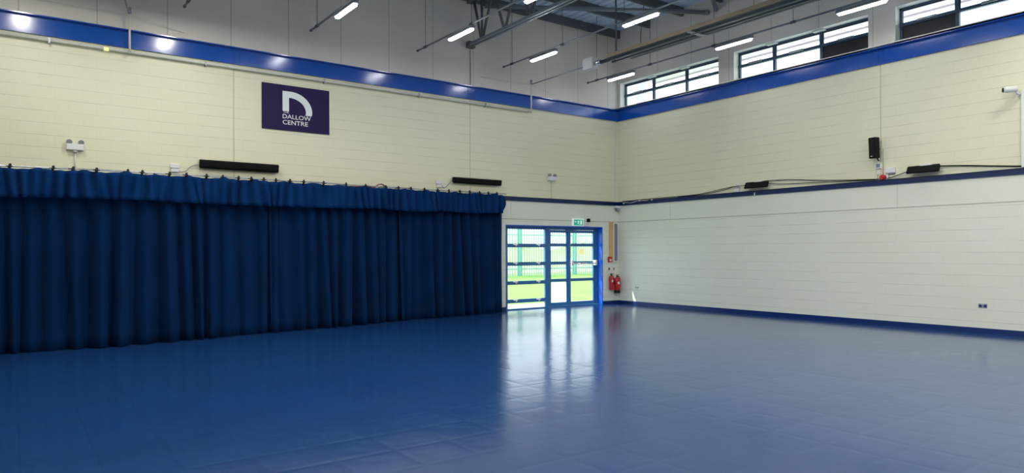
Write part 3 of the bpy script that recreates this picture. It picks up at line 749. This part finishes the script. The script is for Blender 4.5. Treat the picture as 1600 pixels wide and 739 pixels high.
o = MB().box(-.045, -.03, -4.90, -4.88, 3.02, 3.10); tag(o.build('rail_bracket', 'white_paint', org=(-.03, -4.9, 3.02)), 'tiny white clip on the blue rail below the small heater', 'clip')
# CCTV camera with white trunking at the right edge
t = thing('cctv_camera', (0, -10.50, 4.62), 'white bullet security camera at the right edge of the photo', 'camera')
c = MB().lathe([(.04, -.06), (.055, -.05), (.06, .10), (.05, .17)], seg=18); c.rot('Y', -1.62); c.rot('Z', -.95); c.v = [(p[0] - .17, p[1] - .02, p[2]) for p in c.v]; cby = part(c, 'camera_body', 'plastic_w', t)
c = MB().lathe([(.045, .165), (.045, .178), (.02, .18)], seg=16); c.rot('Y', -1.62); c.rot('Z', -.95); c.v = [(p[0] - .17, p[1] - .02, p[2]) for p in c.v]; part(c, 'lens', 'black', cby)
part(MB().tube([(-.14, -.03, -.03), (-.10, -.06, -.09), (0, -.09, -.09)], .02, 8), 'bracket', 'plastic_w', t)
o = MB().box(-.07, 0, -10.72, -10.60, 3.16, 4.60); tag(o.build('cable_trunking', 'white_paint', bevel=.005, org=(0, -10.66, 3.16)), 'white vertical trunking under the security camera', 'trunking')
# sockets
def socket(y, z, m, lab, w=.075):
    t = thing('wall_socket', (0, y, z), lab, 'socket')
    pl_ = part(MB().box(-.010, 0, -w, w, -.043, .043), 'socket_plate', m, t, .004)
    for s in (-1, 1):
        part(MB().box(-.013, -.009, s * w * .55 - .022, s * w * .55 + .022, -.03, .018), 'socket_face', 'skirt' if m == 'steel' else 'plastic_g', pl_)
        part(MB().box(-.016, -.009, s * w * .2 - .006, s * w * .2 + .006, .016, .034), 'rocker_switch', 'plastic_w', pl_)
socket(-9.94, .54, 'steel', 'metal double socket low on the right wall near the frame edge')
socket(-.80, .535, 'plastic_w', 'pale socket low on the right wall close to the corner', .07)

# ------------------------------------------------------------------ things around the doors
t = thing('exit_sign', (-1.69, 0, 2.485), 'green and white running-man exit sign over the glazed doors', 'sign')
sbx = part(MB().box(-.205, .205, -.05, 0, -.105, .105), 'sign_box', 'signwhite', t, .005)
part(MB().box(-.18, .18, -.056, -.048, -.085, .085), 'sign_face', 'green', sbx)
pg = MB()
pg.box(.07, .13, -.060, -.054, -.06, .06)                     # doorway
pg.tube([(-.005, -.058, .045), (-.005, -.061, .045)], .014, 10)
pg.prism([(-.03, .03), (.01, .03), (.005, -.01), (-.02, -.01)], 'y', -.060, -.054)
pg.prism([(-.02, -.01), (.0, -.01), (.035, -.06), (.02, -.065)], 'y', -.060, -.054)
pg.prism([(-.02, -.01), (.0, -.01), (-.04, -.05), (-.055, -.045)], 'y', -.060, -.054)
pg.prism([(-.03, .03), (-.025, .018), (-.06, .0), (-.065, .01)], 'y', -.060, -.054)
pg.prism([(.005, .03), (.005, .018), (.045, .005), (.045, .015)], 'y', -.060, -.054)
pg.prism([(-.09, .03), (-.09, .01), (-.13, .01), (-.13, .03)], 'y', -.060, -.054); pg.prism([(-.13, .045), (-.155, .02), (-.13, -.005)], 'y', -.060, -.054)
part(pg, 'pictogram', 'signwhite', sbx)
t = thing('motion_sensor', (-1.31, 0, 2.47), 'small black sensor over a white box right of the exit sign', 'sensor')
part(MB().box(-.10, .08, -.03, 0, -.09, .03), 'back_box', 'plastic_w', t, .005); part(MB().box(-.02, .07, -.09, 0, .03, .14), 'sensor_head', 'black', t, .02)
part(MB().box(-.09, .07, -.034, -.028, -.03, -.02), 'printed_line', 'plastic_g', t)
t = thing('corner_camera', (-.10, -.10, 2.98), 'small grey dome sensor hanging under the rail in the corner', 'sensor')
part(MB().box(-.10, .10, -.01, .10, -.02, .05), 'mount', 'plastic_w', t, .005)
part(MB().lathe([(.015, -.12), (.045, -.10), (.055, -.05), (.05, -.02)], (0, .02, 0), 16), 'sensor_dome', 'plastic_g', t)
part(MB().tube(chaikin([(-.06, .05, .02), (-.09, .03, -.08), (-.03, .03, -.13), (.02, .03, -.1)]), .007, 5), 'cable', 'black', t)
for i, (x, m_, w) in enumerate(((-.125, 'pipe', 'cream'), )):
    o = MB().box(x - .02, x + .02, -.022, 0, 3.15, 5.65); tag(o.build('cable_trunking', m_, org=(x, 0, 3.15)), 'cream vertical trunking beside the corner between the blue rails', 'trunking')
# wooden board and grey panel beside the door
t = thing('wall_board', (-.315, 0, 1.30), 'tall narrow pale wooden board on the wall beside the doors', 'board')
part(MB().box(-.085, .10, -.03, 0, 0, 1.24), 'board', 'wood', t, .003)
t = thing('wall_panel', (-.12, 0, 1.31), 'tall white-framed blue-grey panel beside the pale wooden board', 'panel')
pf = part(MB().box(-.115, .085, -.035, 0, -.02, 1.20), 'panel_frame', 'white_paint', t, .006)
part(MB().box(-.085, .045, -.042, -.034, .02, 1.17), 'panel_face', 'greyglass', pf)
t = thing('fire_call_point', (-.385, 0, 1.375), 'small red fire call point below the wooden board', 'call point')
cpb = part(MB().box(-.075, .075, -.05, 0, -.085, .085), 'call_point_body', 'redp', t, .01); part(MB().box(-.038, .038, -.054, -.048, -.055, .015), 'press_plate', 'label', cpb)
o = MB().box(-.585, -.515, -.012, 0, 1.33, 1.47); tag(o.build('light_switch', 'plastic_w', bevel=.003, org=(-.55, 0, 1.4)), 'tall white switch between the door frame and red call point', 'switch')
for x, w in ((-.40, 'left'), (-.20, 'right')):
    t = thing('wall_notice', (x, 0, 1.07), 'small faded extinguisher notice, the %s of two above the extinguishers' % w, 'notice')
    part(MB().box(-.05, .05, -.006, 0, -.05, .06), 'notice_sheet', 'label', t); part(MB().box(-.035, .035, -.009, -.005, -.02, .045), 'printed_block', 'copper' if w == 'left' else 'plastic_g', t)
def extinguisher(x, z, r, h, black_base, lab):
    t = thing('fire_extinguisher', (x, -r - .02, z), lab, 'fire extinguisher', 'red fire extinguishers by the doors')
    cyl = part(MB().lathe([(r * .9, 0), (r, .015), (r, h * .78), (r * .85, h * .87), (r * .45, h * .93), (r * .3, h * .96)], seg=24), 'cylinder', 'red', t)
    if black_base: part(MB().lathe([(r * 1.04, -.01), (r * 1.05, 0), (r * 1.05, .075), (r, .08)], seg=24), 'base_ring', 'blackgl', cyl)
    vlv = part(MB().lathe([(.018, 0), (.022, .02), (.018, .05)], (0, 0, h * .94), 12), 'valve', 'black', t)
    part(MB().box(-.02, .075, -.012, .012, h + .00, h + .012).box(-.02, .085, -.012, .012, h + .035, h + .048).box(-.02, .0, -.012, .012, h - .02, h + .045), 'handle', 'black', vlv)
    part(MB().tube(chaikin([(-.0, -.01, h - .0), (r * .9, -.02, h - .02), (r * 1.25, -.02, h * .75), (r * 1.2, -.02, h * .45), (r * 1.05, -.03, h * .35)]), .011, 8), 'hose', 'blackgl', t)
    lbm = MB()
    n = 6
    for k in range(n):
        a0 = -PI / 2 - .55 + 1.1 * k / n; a1 = -PI / 2 - .55 + 1.1 * (k + 1) / n; R = r + .002; b = len(lbm.v)
        lbm.v += [(R * math.cos(a0), R * math.sin(a0), h * .52), (R * math.cos(a1), R * math.sin(a1), h * .52), (R * math.cos(a1), R * math.sin(a1), h * .68), (R * math.cos(a0), R * math.sin(a0), h * .68)]
        lbm.face([b, b + 1, b + 2, b + 3])
    part(lbm, 'label_plate', 'label', cyl)
    part(MB().box(-.02, .02, r - .01, r + .02, h * .6, h * .9), 'wall_bracket', 'black', t)
extinguisher(-.385, .44, .062, .46, False, 'slimmer red fire extinguisher, nearer the door frame')
extinguisher(-.165, .35, .088, .50, True, 'larger red fire extinguisher with black base, nearer the corner')

# ------------------------------------------------------------------ outside
def ground(name, x0, x1, y0, y1, f, m, n=24):
    mb = MB(); 
    for j in range(n + 1):
        for i in range(n + 1):
            x = x0 + (x1 - x0) * i / n; y = y0 + (y1 - y0) * j / n; mb.v.append((x, y, f(x, y)))
    for j in range(n):
        for i in range(n):
            a = j * (n + 1) + i; mb.face([a, a + 1, a + n + 2, a + n + 1], 0, True)
    return mb.build(name, m)
struct(MB().box(-8, 6, .30, 1.75, -.15, -.01).build('trim_6', 'concrete'))
g = ground('lawn', -14, 40, 1.7, 13.0, lambda x, y: -.03 + .42 * max(0, min(1, (y - 3) / 10)) + .02 * math.sin(x * 1.3) * math.sin(y), 'grass')
tag(g, 'bright green mown grass outside the glazed doors', 'grass', kind='stuff')
g = ground('far_ground', -30, 80, 13.0, 60, lambda x, y: .36, 'grass', 4)
tag(g, 'grass beyond the palisade fence', 'grass', kind='stuff')
# palisade fence
FY = 12.9
t = thing('palisade_fence', (0, FY, .35), 'green palisade security fence across the lawn outside', 'fence')
posts = []
px = 5.80 - 3.72 * 2
while px < 16: posts.append(px); px += 3.72
for x in posts: part(MB().box(x - .16, x + .10, -.04, .08, -.1, 2.45), 'fence_post', 'teal', t)
for z in (.38, 2.13): part(MB().box(posts[0], posts[-1], -.03, .02, z - .03, z + .03), 'fence_rail', 'teal', t)
x = posts[0] + .1; k = 0
pm = MB()
pale = None
while x < posts[-1] and k < 110:
    if 2.6 < x < 13.5:
        mb = MB().prism([(-.035, -.05), (.035, -.05), (.035, 2.4), (0, 2.5), (-.035, 2.4)], 'y', -.05, -.035)
        if pale is None: pale = part(mb, 'fence_pale', 'pale', t); pale.location.x = x
        else:
            o = pale.copy(); col.objects.link(o); o.location.x = x
        k += 1
    x += .155
# yellow-green hedge and a pale block beyond it
mb = MB(); nx, nz = 90, 8
for j in range(nz + 1):
    for i in range(nx + 1):
        x = -5 + 35 * i / nx; s = j / nz
        mb.v.append((x + R_.uniform(-.15, .15), 17 + 1.2 * math.sin(s * PI / 2) + R_.uniform(-.25, .25), .3 + 1.75 * s + R_.uniform(-.12, .12) + .25 * s * math.sin(x * .9)))
for j in range(nz):
    for i in range(nx):
        a = j * (nx + 1) + i; mb.face([a, a + 1, a + nx + 2, a + nx + 1], 0, True)
tag(mb.build('hedge', 'hedge', org=(12, 17, .3)), 'pale yellow-green hedge behind the palisade fence', 'hedge')
# outside of the high windows: roof overhang and brick pier
struct(MB().box(.42, 1.45, -19, -.2, 7.02, 7.10).box(1.41, 1.47, -19, -.2, 6.98, 7.2).box(.95, .97, -19, -.2, 7.005, 7.02).build('trim_7', 'soffit'))
struct(MB().box(2.0, 2.5, 1.12, 2.6, 0.0, 8.0).build('trim_8', 'brickout'))

# ------------------------------------------------------------------ world, sun, room lights
w = bpy.data.worlds.new('World'); sc.world = w; w.use_nodes = True; g = NB(w)
bg = g.N['Background']; tc = g.N.new('ShaderNodeTexCoord'); sp = g.N.new('ShaderNodeSeparateXYZ'); g.link(tc.outputs['Generated'], sp.inputs[0])
zf = g.m('MULTIPLY', g.m('MAXIMUM', sp.outputs['Z'], 0.0), 1.3, clamp=True)
g.link(g.mix(zf, (0.93, 0.97, 1.0), (0.62, 0.80, 1.0)), bg.inputs['Color']); bg.inputs['Strength'].default_value = 2.6
def light(kind, name, loc, energy, color=(1, 1, 1), size=None, dirv=None, sizey=None):
    l = bpy.data.lights.new(name, kind); l.energy = energy; l.color = color
    if kind == 'AREA':
        l.shape = 'RECTANGLE'; l.size = size; l.size_y = sizey
    o = bpy.data.objects.new(name, l); col.objects.link(o); o.location = loc
    if dirv: o.rotation_euler = Vector(dirv).to_track_quat('-Z', 'Y').to_euler()
    return o
s = light('SUN', 'sun', (0, 20, 20), 7.0, (1, .96, .88), dirv=(1, -.86, -1.70)); s.data.angle = .009
# lamps of the same rows further back in the hall, out of the photograph
for x in (-15.1, -12.4, -9.8, -7.1, -4.5, -1.45):
    for y in ((-2.2, -5.3, -8.5, -11.7, -14.9) if x < -12 else (-5.3, -8.5, -11.7, -14.9) if x < -9 else (-8.5, -11.7, -14.9) if x < -2 else (-11.6, -14.9)):
        light('AREA', 'hall_lamp', (x, y, 6.5), (45 if x < -12 else 64) if x < -2 else 42, (1.0, .97, .90), .16, (0, 0, -1), 1.0)

# ------------------------------------------------------------------ camera (level, lens shifted up)
cam = bpy.data.cameras.new('camera'); co = bpy.data.objects.new('camera', cam); col.objects.link(co)
yaw, roll = .6288, -.0041
F = Vector((math.sin(yaw), math.cos(yaw), 0)); r = Vector((math.cos(yaw), -math.sin(yaw), 0)); u = Vector((0, 0, 1))
Rv = r * math.cos(roll) + u * math.sin(roll); U = -r * math.sin(roll) + u * math.cos(roll)
co.matrix_world = Matrix(((Rv.x, U.x, -F.x, -15.2774), (Rv.y, U.y, -F.y, -15.3799), (Rv.z, U.z, -F.z, 1.6305), (0, 0, 0, 1)))
cam.sensor_width = 36; cam.lens = 1075.156 * 36 / 1600; cam.shift_y = (393.01 - 369.5) / 1600; cam.clip_end = 300
sc.camera = co
sc.view_settings.view_transform = 'Standard'; sc.view_settings.look = 'None'; sc.view_settings.exposure = 0.13
sc.cycles.max_bounces = 8; sc.cycles.diffuse_bounces = 5; sc.cycles.transparent_max_bounces = 12; sc.cycles.sample_clamp_indirect = 6
